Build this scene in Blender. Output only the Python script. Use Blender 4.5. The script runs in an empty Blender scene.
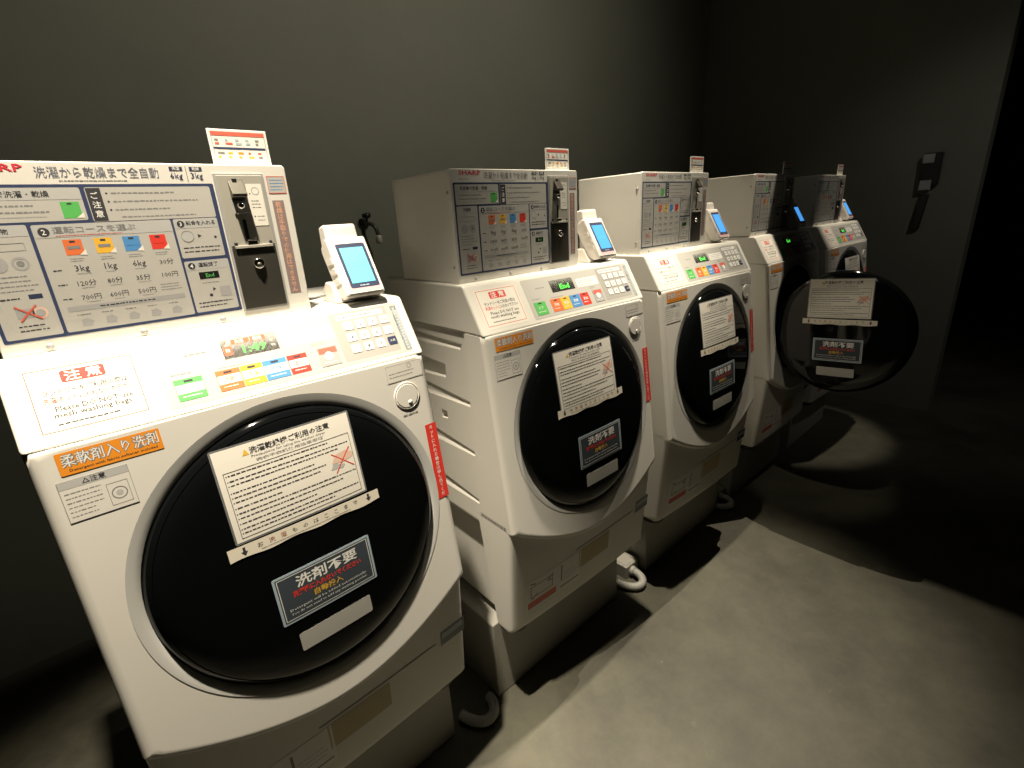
import bpy, bmesh, math, random
from mathutils import Vector, Matrix
random.seed(7)
R = math.radians
scene = bpy.context.scene
COL = scene.collection
DZ = 0.14                       # photograph solve has its floor at -0.14

# ------------------------------------------------------------------ camera
def make_camera():
    f, yaw, pitch, roll = 490.73, R(-40.9203), R(18.8241), R(-3.5881)
    fw = Vector((-math.sin(yaw)*math.cos(pitch), math.cos(yaw)*math.cos(pitch), -math.sin(pitch)))
    rt = Vector((math.cos(yaw), math.sin(yaw), 0)); up = rt.cross(fw)
    r2 = math.cos(roll)*rt + math.sin(roll)*up
    u2 = -math.sin(roll)*rt + math.cos(roll)*up
    c = bpy.data.cameras.new('camera'); c.sensor_width = 36; c.lens = f/1024*36; c.clip_start = .01
    o = bpy.data.objects.new('camera', c); COL.objects.link(o)
    m = Matrix((( r2.x, u2.x, -fw.x, .1), (r2.y, u2.y, -fw.y, -.8682), (r2.z, u2.z, -fw.z, 1.2427+DZ), (0, 0, 0, 1)))
    o.matrix_world = m; scene.camera = o
make_camera()

# ------------------------------------------------------------------ world, light, exposure
w = bpy.data.worlds.new('world'); scene.world = w; w.use_nodes = True
w.node_tree.nodes['Background'].inputs[0].default_value = (.9, .95, 1, 1)
w.node_tree.nodes['Background'].inputs[1].default_value = 0.004
scene.view_settings.view_transform = 'Standard'; scene.view_settings.look = 'None'
scene.view_settings.gamma = 1; scene.view_settings.exposure = 0.22; scene.view_settings.use_curve_mapping = False

def spot(name, loc, target, power, size, blend, radius=.03, col=(1, .88, .68)):
    l = bpy.data.lights.new(name, 'SPOT'); l.energy = power; l.spot_size = R(size); l.spot_blend = blend
    l.shadow_soft_size = radius; l.color = col
    o = bpy.data.objects.new(name, l); COL.objects.link(o); o.location = loc
    o.rotation_euler = (Vector(target)-Vector(loc)).to_track_quat('-Z', 'Y').to_euler()
    o['kind'] = 'structure'
    return o
spot('ceiling_or_fill_spot', (.20, -.24, 2.94), (.14, -.10, 0), 530, 46, .8)             # straight down on the nearest machine
spot('ceiling_or_fill_spot', (1.30, -.07, 2.94), (1.28, -.08, 0), 325, 43, .9)            # straight down on the second and third
spot('ceiling_or_fill_spot', (2.75, -.10, 2.94), (1.60, .12, 0), 205, 54, .9, .004)        # rakes the row from the right, cut by the added baffle
spot('ceiling_or_fill_spot', (3.32, .0, 2.94), (3.30, .08, 1.0), 110, 22, .5)             # narrow, on the last machine
spot('ceiling_or_fill_spot', (1.0, -.70, 2.94), (2.27, -.32, .75), 40, 13, .6)            # added fill, narrow, brightens the open door
spot('ceiling_or_fill_spot', (1.55, -.9, 3.2), (1.35, 1.28, 2.4), 80, 108, 1, .05, (1, .93, .74))   # added fill, washes the back wall
spot('ceiling_or_fill_spot', (2.6, -1.5, 3.2), (4.1, -.2, .6), 24, 56, 1, .05, (1, .93, .82))    # added faint fill for the end wall

# ------------------------------------------------------------------ materials
MATS = {}
def mat(name, col, rough=.5, metal=0., emit=None, estr=0., spec=.5, coat=0., alpha=1., trans=0.):
    if name in MATS: return MATS[name]
    m = bpy.data.materials.new(name); m.use_nodes = True
    b = m.node_tree.nodes['Principled BSDF']
    b.inputs['Base Color'].default_value = (*col, 1); b.inputs['Roughness'].default_value = rough
    b.inputs['Metallic'].default_value = metal; b.inputs['Specular IOR Level'].default_value = spec
    b.inputs['Coat Weight'].default_value = coat; b.inputs['Alpha'].default_value = alpha
    b.inputs['Transmission Weight'].default_value = trans
    if emit: b.inputs['Emission Color'].default_value = (*emit, 1); b.inputs['Emission Strength'].default_value = estr
    MATS[name] = m; return m
def noisy(name, c0, c1, scale, rough=(.4, .6), bump=0., detail=6, metal=0., speck=None):
    m = mat(name, c0, metal=metal); nt = m.node_tree; b = nt.nodes['Principled BSDF']
    tc = nt.nodes.new('ShaderNodeTexCoord'); n = nt.nodes.new('ShaderNodeTexNoise')
    n.inputs['Scale'].default_value = scale; n.inputs['Detail'].default_value = detail; n.inputs['Roughness'].default_value = .74
    nt.links.new(tc.outputs['Object'], n.inputs['Vector'])
    r = nt.nodes.new('ShaderNodeValToRGB'); r.color_ramp.elements[0].position = .32; r.color_ramp.elements[1].position = .68
    r.color_ramp.elements[0].color = (*c0, 1); r.color_ramp.elements[1].color = (*c1, 1)
    nt.links.new(n.outputs['Fac'], r.inputs['Fac'])
    out = r.outputs['Color']
    if speck:
        n2 = nt.nodes.new('ShaderNodeTexNoise'); n2.inputs['Scale'].default_value = scale*9; n2.inputs['Detail'].default_value = 3
        nt.links.new(tc.outputs['Object'], n2.inputs['Vector'])
        r2 = nt.nodes.new('ShaderNodeValToRGB'); r2.color_ramp.elements[0].position = .72; r2.color_ramp.elements[1].position = .80
        nt.links.new(n2.outputs['Fac'], r2.inputs['Fac'])
        mx = nt.nodes.new('ShaderNodeMix'); mx.data_type = 'RGBA'
        nt.links.new(r2.outputs['Color'], mx.inputs[0]); nt.links.new(out, mx.inputs[6]); mx.inputs[7].default_value = (*speck, 1)
        out = mx.outputs[2]
    nt.links.new(out, b.inputs['Base Color'])
    mr = nt.nodes.new('ShaderNodeMapRange'); mr.inputs[3].default_value = rough[0]; mr.inputs[4].default_value = rough[1]
    nt.links.new(n.outputs['Fac'], mr.inputs[0]); nt.links.new(mr.outputs[0], b.inputs['Roughness'])
    if bump:
        bp = nt.nodes.new('ShaderNodeBump'); bp.inputs['Strength'].default_value = bump; bp.inputs['Distance'].default_value = .004
        nt.links.new(n.outputs['Fac'], bp.inputs['Height']); nt.links.new(bp.outputs[0], b.inputs['Normal'])
    return m
noisy('concrete_floor', (.030, .0285, .020), (.098, .093, .067), 2.0, (.5, .7), .15, 12, speck=(.12, .115, .09))
noisy('charcoal_wall', (.15, .155, .125), (.17, .175, .145), 3, (.7, .85), .05)
noisy('black_paint', (.006, .006, .008), (.009, .009, .012), 4, (.7, .9))
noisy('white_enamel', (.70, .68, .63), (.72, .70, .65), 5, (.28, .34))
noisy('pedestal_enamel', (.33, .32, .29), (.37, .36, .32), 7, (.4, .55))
mat('bezel_silver', (.52, .52, .50), .35, .0)
mat('door_gloss', (.003, .0035, .004), .06, 0, spec=.5)
mat('rubber', (.02, .02, .02), .6)
mat('drum_steel', (.12, .12, .12), .35, .9)
mat('steel', (.50, .48, .42), .32, .25)
mat('dark_steel', (.10, .095, .08), .35, .6)
mat('black_plastic', (.012, .012, .013), .4)
mat('lock_chrome', (.8, .78, .74), .12, 1.)
mat('paper', (.78, .75, .68), .7)
mat('paper_cream', (.74, .69, .58), .7)
mat('film', (.16, .165, .17), .15)
mat('ink', (.03, .03, .035), .7)
mat('ink_grey', (.22, .22, .22), .7)
mat('heading_ink', (.12, .13, .18), .6)
mat('print_grey', (.46, .46, .45), .5)
mat('print_light', (.47, .46, .43), .5)
mat('print_mid', (.36, .36, .36), .5)
mat('keypad_grey', (.36, .35, .33), .5)
mat('navy', (.03, .04, .09), .45)
mat('blue_band', (.035, .05, .12), .45)
mat('red', (.72, .045, .03), .5)
mat('red_soft', (.66, .13, .09), .5)
mat('logo_red', (.62, .03, .05), .5)
mat('orange', (.80, .28, .02), .5)
mat('orange_red', (.74, .17, .05), .5)
mat('yellow', (.80, .45, .04), .5)
mat('green', (.10, .46, .11), .5)
mat('blue', (.08, .27, .58), .5)
mat('brown_strip', (.27, .20, .20), .5)
mat('pink_text', (.76, .42, .26), .5)
mat('sketch_pink', (.72, .50, .40), .6)
mat('strip_brown', (.40, .12, .06), .6)
mat('slate', (.055, .07, .085), .25)
mat('white_print', (.82, .81, .78), .5)
mat('pale_blue', (.38, .48, .55), .5)
mat('gold', (.75, .45, .05), .5)
mat('faded_tan', (.54, .46, .30), .6)
mat('display_black', (.010, .011, .010), .6, spec=.15)
mat('led_green', (.1, .8, .1), .5, emit=(.10, 1, .08), estr=1.1)
mat('led_red', (.8, .1, .05), .5, emit=(1, .12, .05), estr=.75)
mat('screen_cyan', (.1, .3, .35), .3, emit=(.13, .66, .80), estr=.95)
mat('screen_blue', (.05, .2, .4), .3, emit=(.07, .33, .85), estr=.85)
mat('screen_ink', (.1, .3, .35), .3, emit=(.07, .40, .55), estr=.9)
mat('terminal_white', (.74, .70, .66), .4)
mat('pink_glow', (.70, .40, .42), .4)
mat('brass', (.45, .36, .18), .3, 1.)
mat('hose_grey', (.36, .36, .33), .5)

# ------------------------------------------------------------------ mesh builder
class MB:
    def __init__(self): self.v = []; self.f = []; self.m = []; self.sm = []
    def add(self, verts, faces, m, smooth=False):
        k = len(self.v); self.v += [tuple(p) for p in verts]
        for f in faces: self.f.append([k+i for i in f]); self.m.append(m); self.sm.append(smooth)
    def bm(self, b, m, smooth=False):
        b.verts.index_update(); self.add([v.co for v in b.verts], [[v.index for v in f.verts] for f in b.faces], m, smooth); b.free()
    def box(self, a, c, m, bev=.0, seg=2, smooth=False):
        b = bmesh.new(); bmesh.ops.create_cube(b, size=1)
        for v in b.verts: v.co = Vector([a[i] + (v.co[i]+.5)*(c[i]-a[i]) for i in range(3)])
        if bev: bmesh.ops.bevel(b, geom=b.edges[:], offset=bev, segments=seg, affect='EDGES', profile=.5)
        self.bm(b, m, smooth)
    def prism(self, prof, x0, x1, m, bev=0., seg=2, smooth=False, axis='x'):
        b = bmesh.new()
        def P(s, q): return (s, q[0], q[1]) if axis == 'x' else ((q[0], s, q[1]) if axis == 'y' else (q[0], q[1], s))
        A = [b.verts.new(P(x0, q)) for q in prof]; B = [b.verts.new(P(x1, q)) for q in prof]
        b.faces.new(A); b.faces.new(B[::-1]); n = len(prof)
        for i in range(n): b.faces.new((A[i], B[i], B[(i+1) % n], A[(i+1) % n]))
        bmesh.ops.recalc_face_normals(b, faces=b.faces[:])
        if bev: bmesh.ops.bevel(b, geom=b.edges[:], offset=bev, segments=seg, affect='EDGES', profile=.5)
        self.bm(b, m, smooth)
    def lathe(self, prof, M, m, n=64, smooth=True, cap0=False, cap1=False):
        vs = []; fs = []
        for r, h in prof:
            for k in range(n):
                a = 2*math.pi*k/n; vs.append(M @ Vector((r*math.cos(a), r*math.sin(a), h)))
        for i in range(len(prof)-1):
            for k in range(n):
                a, c = i*n+k, i*n+(k+1) % n; fs.append((a, c, c+n, a+n))
        if cap0: fs.append(list(range(n))[::-1])
        if cap1: fs.append([(len(prof)-1)*n+k for k in range(n)])
        self.add(vs, fs, m, smooth)
    def tube(self, pts, r, m, n=10):
        pts = [Vector(p) for p in pts]; vs = []; fs = []; ref = Vector((.31, .2, .93)).normalized()
        for i, p in enumerate(pts):
            t = (pts[min(i+1, len(pts)-1)]-pts[max(i-1, 0)]).normalized()
            a = t.cross(ref).normalized(); b = t.cross(a); rr = r(i/(len(pts)-1)) if callable(r) else r
            for k in range(n):
                g = 2*math.pi*k/n; vs.append(p+rr*(math.cos(g)*a+math.sin(g)*b))
        for i in range(len(pts)-1):
            for k in range(n):
                a, c = i*n+k, i*n+(k+1) % n; fs.append((a, c, c+n, a+n))
        fs.append(list(range(n))[::-1]); fs.append([(len(pts)-1)*n+k for k in range(n)])
        self.add(vs, fs, m, True)
    def build(self, name, parent=None, shift=(0, 0, 0), loc=(0, 0, 0), flip=True):
        me = bpy.data.meshes.new(name); s = Vector(shift)
        me.from_pydata([tuple(Vector(p)-s) for p in self.v], [], self.f)
        names = []
        for q in self.m:
            if q not in names: names.append(q)
        for q in names: me.materials.append(MATS[q])
        for i, p in enumerate(me.polygons):
            p.material_index = names.index(self.m[i]); p.use_smooth = self.sm[i]
        me.update()
        if flip:
            b = bmesh.new(); b.from_mesh(me); bmesh.ops.recalc_face_normals(b, faces=b.faces[:]); b.to_mesh(me); b.free()
        o = bpy.data.objects.new(name, me); COL.objects.link(o); o.location = loc
        if parent: o.parent = parent
        return o

# ------------------------------------------------------------------ lettering and stickers
_TC = {}
def text_geo(s, bold):
    if (s, bold) in _TC: return _TC[(s, bold)]
    c = bpy.data.curves.new('lettering', 'FONT'); c.body = s; c.size = 1; c.resolution_u = 1; c.offset = bold
    o = bpy.data.objects.new('lettering', c); COL.objects.link(o); bpy.context.view_layer.update()
    me = o.evaluated_get(bpy.context.evaluated_depsgraph_get()).to_mesh()
    vs = [tuple(v.co) for v in me.vertices]; fs = [list(p.vertices) for p in me.polygons]
    bpy.data.objects.remove(o); bpy.data.curves.remove(c)
    _TC[(s, bold)] = (vs, fs); return vs, fs

class Sticker(MB):
    """flat print laid on a surface: fn(u, v, h) gives the point, u right, v up (metres), h out of the surface"""
    def __init__(self, fn, step=.04, flat=.0001): super().__init__(); self.fn = fn; self.step = step; self.dh = flat
    def grid(self, u0, v0, u1, v1, m, h):
        nu = max(1, math.ceil(abs(u1-u0)/self.step)); nv = max(1, math.ceil(abs(v1-v0)/self.step))
        vs = [self.fn(u0+(u1-u0)*i/nu, v0+(v1-v0)*j/nv, h) for j in range(nv+1) for i in range(nu+1)]
        fs = [(j*(nu+1)+i, j*(nu+1)+i+1, (j+1)*(nu+1)+i+1, (j+1)*(nu+1)+i) for j in range(nv) for i in range(nu)]
        self.add(vs, fs, m)
    def rect(self, u0, v0, u1, v1, m, lay=1, r=0):
        u0, u1 = sorted((u0/1000, u1/1000)); v0, v1 = sorted((v0/1000, v1/1000)); r = r/1000; h = lay*self.dh
        if not r: self.grid(u0, v0, u1, v1, m, h); return
        self.grid(u0+r, v0, u1-r, v1, m, h); self.grid(u0, v0+r, u0+r, v1-r, m, h); self.grid(u1-r, v0+r, u1, v1-r, m, h)
        for cx, cy, a0 in ((u1-r, v1-r, 0), (u0+r, v1-r, 90), (u0+r, v0+r, 180), (u1-r, v0+r, 270)):
            pts = [self.fn(cx, cy, h)]+[self.fn(cx+r*math.cos(R(a0+15*k)), cy+r*math.sin(R(a0+15*k)), h) for k in range(7)]
            self.add(pts, [[0, k, k+1] for k in range(1, 7)], m)
    def frame(self, u0, v0, u1, v1, t, m, lay=1):
        u0, u1 = sorted((u0, u1)); v0, v1 = sorted((v0, v1))
        self.rect(u0, v0, u1, v0+t, m, lay); self.rect(u0, v1-t, u1, v1, m, lay)
        self.rect(u0, v0+t, u0+t, v1-t, m, lay); self.rect(u1-t, v0+t, u1, v1-t, m, lay)
    def poly(self, pts, m, lay=1):
        self.add([self.fn(a/1000, b/1000, lay*self.dh) for a, b in pts], [list(range(len(pts)))], m)
    def disc(self, u, v, r, m, lay=1, n=20, hole=0):
        h = lay*self.dh
        o = [self.fn((u+r*math.cos(2*math.pi*k/n))/1000, (v+r*math.sin(2*math.pi*k/n))/1000, h) for k in range(n)]
        if not hole: self.add(o, [list(range(n))], m); return
        i = [self.fn((u+hole*math.cos(2*math.pi*k/n))/1000, (v+hole*math.sin(2*math.pi*k/n))/1000, h) for k in range(n)]
        self.add(o+i, [(k, (k+1) % n, n+(k+1) % n, n+k) for k in range(n)], m)
    def line(self, a, b, t, m, lay=1):
        dx, dy = b[0]-a[0], b[1]-a[1]; L = math.hypot(dx, dy); nx, ny = -dy/L*t/2, dx/L*t/2
        self.poly([(a[0]+nx, a[1]+ny), (a[0]-nx, a[1]-ny), (b[0]-nx, b[1]-ny), (b[0]+nx, b[1]+ny)], m, lay)
    def text(self, s, u, v, size, m, lay=2, width=None, bold=.012, anchor='c', vert=False):
        """size: height of a full character in mm, (u, v) its centre (anchor c) or left middle (l)"""
        if vert:
            n = len(s)
            for i, ch in enumerate(s): self.text(ch, u, v-(i-(n-1)/2)*vert, size, m, lay, None, bold)
            return
        vs, fs = text_geo(s, bold)
        if not vs: return
        x0 = min(p[0] for p in vs); x1 = max(p[0] for p in vs); y0 = min(p[1] for p in vs); y1 = max(p[1] for p in vs)
        cjk = any(ord(ch) > 0x2000 for ch in s)
        k = size/(.92 if cjk else .72)
        kx = k if width is None else width/(x1-x0)
        cy = (y0+y1)/2 if not cjk else .36
        base = u-kx*(x0+x1)/2 if anchor == 'c' else u-kx*x0
        h = lay*self.dh
        self.add([self.fn((base+kx*p[0])/1000, (v+k*(p[1]-cy))/1000, h) for p in vs], fs, m)
    def dashes(self, u0, v0, u1, rows, pitch, t, m, lay=2, fill=(.75, 1.)):
        for r in range(rows):
            y = v0-r*pitch; u = u0; e = u0+(u1-u0)*random.uniform(*fill)
            while u < e:
                L = random.uniform(.8, 2.4)*t
                self.rect(u, y-t*random.uniform(.22, .38), min(u+L, e), y+t*random.uniform(.22, .38), m, lay); u += L+t*random.uniform(.25, .6)
    def slab(self, u0, v0, u1, v1, m, r=0):      # sheet with a visible edge
        u0, u1 = sorted((u0, u1)); v0, v1 = sorted((v0, v1))
        self.rect(u0, v0, u1, v1, m, 1, r)
        h = self.dh
        for a, b in (((u0, v0), (u1, v0)), ((u1, v0), (u1, v1)), ((u1, v1), (u0, v1)), ((u0, v1), (u0, v0))):
            n = max(1, math.ceil(math.dist(a, b)/1000/self.step)); vs = []
            if r: 
                d = Vector((b[0]-a[0], b[1]-a[1])).normalized()*r; a = (a[0]+d.x, a[1]+d.y); b = (b[0]-d.x, b[1]-d.y)
            for i in range(n+1):
                q = (a[0]+(b[0]-a[0])*i/n, a[1]+(b[1]-a[1])*i/n)
                vs += [self.fn(q[0]/1000, q[1]/1000, 0), self.fn(q[0]/1000, q[1]/1000, h)]
            self.add(vs, [(2*i, 2*i+2, 2*i+3, 2*i+1) for i in range(n)], m)

def tag(o, label=None, cat=None, group=None, kind=None):
    if label: o['label'] = label
    if cat: o['category'] = cat
    if group: o['group'] = group
    if kind: o['kind'] = kind
    return o
def empty(name, loc):
    o = bpy.data.objects.new(name, None); COL.objects.link(o); o.location = loc; o.empty_display_size = .1
    return o

# ------------------------------------------------------------------ the room
def struct(name, boxes, m):
    b = MB()
    for a, c in boxes: b.box(a, c, m)
    return tag(b.build(name), kind='structure')
WX, WY = 4.1, 1.28
struct('floor', [((-2.6, -4.2, -.1), (7.2, 1.48, 0))], 'concrete_floor')
struct('wall_back', [((-2.6, WY, 0), (WX+.0, WY+.2, 3.4))], 'charcoal_wall')
struct('wall_end', [((WX, -.42, 0), (WX+.16, WY+.2, 3.4))], 'charcoal_wall')
struct('wall_left', [((-2.7, -4.2, 0), (-2.6, 1.48, 3.4))], 'charcoal_wall')
struct('wall_front', [((-2.6, -4.3, 0), (7.2, -4.2, 3.4))], 'charcoal_wall')
struct('wall_corridor', [((7.2, -4.2, 0), (7.3, 1.48, 3.4)), ((WX+.16, 1.38, 0), (7.2, 1.48, 3.4))], 'black_paint')
struct('light_baffle_1', [((2.6855, -.36, 2.58), (2.98, .06, 2.60))], 'black_paint')      # unseen board added under the raking lamp: its edge ends the light on the floor
struct('ceiling', [((-2.6, -4.2, 3.4), (7.2, 1.48, 3.5))], 'black_paint')

# ------------------------------------------------------------------ washing machine, in the frame of the solve (x right, -y towards the aisle)
ZB = .135                        # top of the pedestal
SH = (0, 0, ZB)
T = R(7.2); DC = Vector((.3075, -.0750, .7215)); DE = Vector((0, math.sin(T), math.cos(T))); DN = Vector((0, -math.cos(T), math.sin(T)))
def bowf(x): return max(0., 1-((x-.3)/.3)**2)
def cover_y(x, z): return -.0295-.1246*(.9924-z)-.003*bowf(x)
def lower_y(x, z): return -.079+.082*(.507-z)-.008*bowf(x)
def arc_z(x):                    # lower rim of the front cover
    t = (x-.3)/.3
    return .388+.112*abs(t)**1.75-(.018*t if t > 0 else 0)
def fn_slope(u, v, h):           # v measured down from the top edge of the sloped console
    e = Vector((0, -.0615, -.1054)).normalized(); n = Vector((0, -.1054, .0615)).normalized()
    return Vector((u, .032, 1.0978))-e*v+n*(h+.0002)
def fn_cover(u, v, h):           # v negative downwards from the crease
    z = .9924+v*.9923; return Vector((u, cover_y(u, z)-h-.0004, z))
def fn_lower(u, v, h):
    z = .507+v*.9966; return Vector((u, lower_y(u, z)-h-.0005, z))
def dome(r): return .010*(1-(r/.235)**2)+.002
def fn_door(u, v, h):
    p = DC+Vector((1, 0, 0))*u+DE*v
    return p+DN*(dome(math.hypot(u, v))+h+.0008)-HINGE
HINGE = Vector((.3075-.22, -.0750, .7215))
def fn_coin(u, v, h): return Vector((u, .0584-h-.00015, v))

def cover_mesh():
    b = MB(); N = 144; rx = .264; rz = .263; cx, cz = DC.x, DC.z-.004
    X0, X1, ZT = .0, .6, .9922
    angs = sorted([2*math.pi*k/N for k in range(N)]+[math.atan2(ZT-cz, X0-cx) % (2*math.pi), math.atan2(ZT-cz, X1-cx) % (2*math.pi),
        math.atan2(arc_z(0)-cz, X0-cx) % (2*math.pi), math.atan2(arc_z(.6)-cz, X1-cx) % (2*math.pi)])
    def outer(a, ins):
        dx, dz = math.cos(a), math.sin(a); t = 9
        if dx > 1e-9: t = min(t, (X1-ins-cx)/dx)
        if dx < -1e-9: t = min(t, (X0+ins-cx)/dx)
        if dz > 1e-9: t = min(t, (ZT-cz)/dz)
        if dz < 0:
            lo, hi = 0, t
            for _ in range(40):
                mid = (lo+hi)/2
                if cz+mid*dz > arc_z(cx+mid*dx)+ins: lo = mid
                else: hi = mid
            t = min(t, lo)
        return cx+t*dx, cz+t*dz
    rings = []
    for s in (0, .06, .5, .94, 1):         # bezel rim to the flat of the cover
        ring = []
        for a in angs:
            ix, iz = cx+rx*math.cos(a), cz+rz*math.sin(a); ox, oz = outer(a, .014)
            x, z = ix+(ox-ix)*s, iz+(oz-iz)*s; ring.append(Vector((x, cover_y(x, z), z)))
        rings.append(ring)
    for ins, dy in ((.008, .0015), (.003, .005), (.0, .013), (.0, .055)):
        ring = []
        for a in angs:
            x, z = outer(a, ins); y = cover_y(x, z)+dy
            if dy == .055: y = max(y, .045) if z > .5 else y
            ring.append(Vector((x, y, z)))
        rings.append(ring)
    n = len(angs); skirt = rings[-2:]; rings = rings[:-1]; vs = [p for r in rings for p in r]
    fs = [(i*n+k, i*n+(k+1) % n, (i+1)*n+(k+1) % n, (i+1)*n+k) for i in range(len(rings)-1) for k in range(n)]
    b.add(vs, fs, 'white_enamel', True)
    b.add(skirt[0]+skirt[1], [(k, (k+1) % n, n+(k+1) % n, n+k) for k in range(n)], 'white_enamel', False)   # side skirt, flat
    return b
def bezel_mesh():
    b = MB(); N = 96; vs = []; rows = []
    for s, e in ((0, 0), (.05, .0), (.5, .45), (.95, .95), (1, 1.3), (1, 9)):
        for k in range(N):
            a = 2*math.pi*k/N
            x, z = DC.x+.264*math.cos(a), DC.z-.004+.263*math.sin(a); p = Vector((x, cover_y(x, z)-.0008, z))
            q = DC-DE*.005+Vector((1, 0, 0))*.246*math.cos(a)+DE*.246*math.sin(a); q.y = cover_y(q.x, q.z)+.0025
            vs.append(Vector((p.x+(q.x-p.x)*s, p.y+(q.y-p.y)*e, p.z+(q.z-p.z)*s)))
    fs = [(i*N+k, i*N+(k+1) % N, (i+1)*N+(k+1) % N, (i+1)*N+k) for i in range(5) for k in range(N)]
    b.add(vs, fs, 'bezel_silver', True); return b
def lower_mesh():
    b = MB(); nx, nz = 24, 10; prof = []
    xs = [0, .003, .009]+[.02+.56*i/nx for i in range(nx+1)]+[.591, .597, .6]
    dy = [.014, .005, .0015]+[0]*(nx+1)+[.0015, .005, .014]
    cols = [(0, None)]+[(x, d) for x, d in zip(xs, dy)]+[(.6, None)]
    vs = []; zs = [.165, .168]+[.18+(.512-.18)*j/nz for j in range(nz+1)]
    for j, z in enumerate(zs):
        for x, d in cols: vs.append((x, .008+.05*(z-.165)/.347 if d is None else lower_y(x, z)+d+(.003 if j == 0 else 0), z))
    n = len(cols)
    fs = [(j*n+i, j*n+i+1, (j+1)*n+i+1, (j+1)*n+i) for j in range(len(zs)-1) for i in range(n-1)]
    fs.append(list(range(n))[::-1])
    b.add(vs, fs, 'white_enamel', True)
    return b

def cabinet(parent):
    b = MB(); b.prism([(.006, .47), (.006, 1.0), (.594, 1.0), (.594, .47), (.566, .43), (.566, .165), (.034, .165), (.034, .43)], .03, .40, 'white_enamel', .006, 2, axis='y')
    o = b.build('cabinet', parent, SH)
    cut = MB()
    polys = [[(.06, .972), (.33, .985), (.33, .925), (.072, .938)], [(.148, .899), (.30, .906), (.30, .852), (.150, .861)],
             [(.045, .822), (.36, .868), (.36, .775), (.045, .793)], [(.163, .765), (.192, .766), (.192, .74), (.165, .742)],
             [(.045, .683), (.36, .742), (.36, .645), (.045, .655)], [(.045, .541), (.36, .61), (.36, .508), (.045, .513)]]
    for i, p in enumerate(polys):
        deep = .014 if i in (1, 3) else .004
        c = Vector((sum(q[0] for q in p)/4, sum(q[1] for q in p)/4)); inn = []
        for q in p:
            d = Vector(q)-c; inn.append((c.x+d.x*.96, c.y+d.y*(.9 if i in (1, 3) else .2)))
        vs = [(-.002, *q) for q in p]+[(.006+deep, *q) for q in inn]
        cut.add(vs, [(0, 1, 2, 3), (7, 6, 5, 4)]+[(k, (k+1) % 4, 4+(k+1) % 4, 4+k)[::-1] for k in range(4)], 'white_enamel')
    co = cut.build('cutter', parent, SH)
    md = o.modifiers.new('ribs', 'BOOLEAN'); md.object = co; md.operation = 'DIFFERENCE'; md.solver = 'FAST'
    bpy.context.view_layer.update()
    me = bpy.data.meshes.new_from_object(o.evaluated_get(bpy.context.evaluated_depsgraph_get()))
    o.modifiers.clear(); o.data = me; bpy.data.objects.remove(co)
    return o

def bezier(p, n=16):
    out = []
    for i in range(n+1):
        t = i/n; q = [Vector(x) for x in p]
        while len(q) > 1: q = [q[k].lerp(q[k+1], t) for k in range(len(q)-1)]
        out.append(q[0])
    return out

def display_mesh(kind):
    s = Sticker(fn_slope)
    s.slab(257, -19, 342, -52, 'display_black')
    if kind == 'count':
        s.rect(273, -21, 325, -29.5, 'led_red', 2, 2); s.text('洗濯', 285, -25.3, 6.5, 'white_print', 3); s.text('〉', 301, -25.3, 7, 'white_print', 3); s.text('乾燥', 313, -25.3, 6.5, 'white_print', 3)
        s.rect(259, -31, 271, -46, 'led_red', 2, 2); s.text('残', 265, -38, 6, 'white_print', 3)
        s.text('1:49', 305, -40, 14, 'led_green', 2, 36, .01); s.text('分', 333, -33, 5, 'white_print', 2); s.text('00', 334, -42, 5, 'white_print', 2)
    else:
        s.text('End', 306, -39, 14, 'led_green', 2, 34, .012); s.text('›', 305, -25, 6, 'led_green', 2)
        s.dashes(262, -25, 285, 1, 5, 2, 'print_mid')
    return s

BUTTONS = ((180, 218, 'green', 'ドア'), (236, 271, 'orange_red', '洗乾'), (272, 305, 'yellow', '洗濯'), (306, 344, 'blue', '乾燥'), (346, 379, 'red', '追加'))
def button_mesh(u0, u1, m, ls, lit):
    s = Sticker(fn_slope, flat=.0006); s.slab(u0, -68, u1, -102, m); s.rect((u0+u1)/2-6, -70.5, (u0+u1)/2+6, -74, 'ink', 1.3)
    if lit:                      # broad white band paints in the bright light on the running machine's buttons
        s.rect(u0+1, -77, u1-1, -91, 'white_print', 1.2); s.text(ls, (u0+u1)/2, -84, 8, m, 1.4); s.dashes(u0+6, -96, u1-6, 1, 3, 2.5, 'white_print', 1.3)
    else:
        s.text(ls, (u0+u1)/2, -84, 8, 'white_print', 1.3); s.dashes(u0+6, -94, u1-6, 1, 3, 2.5, 'white_print', 1.3)
    return s
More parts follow.
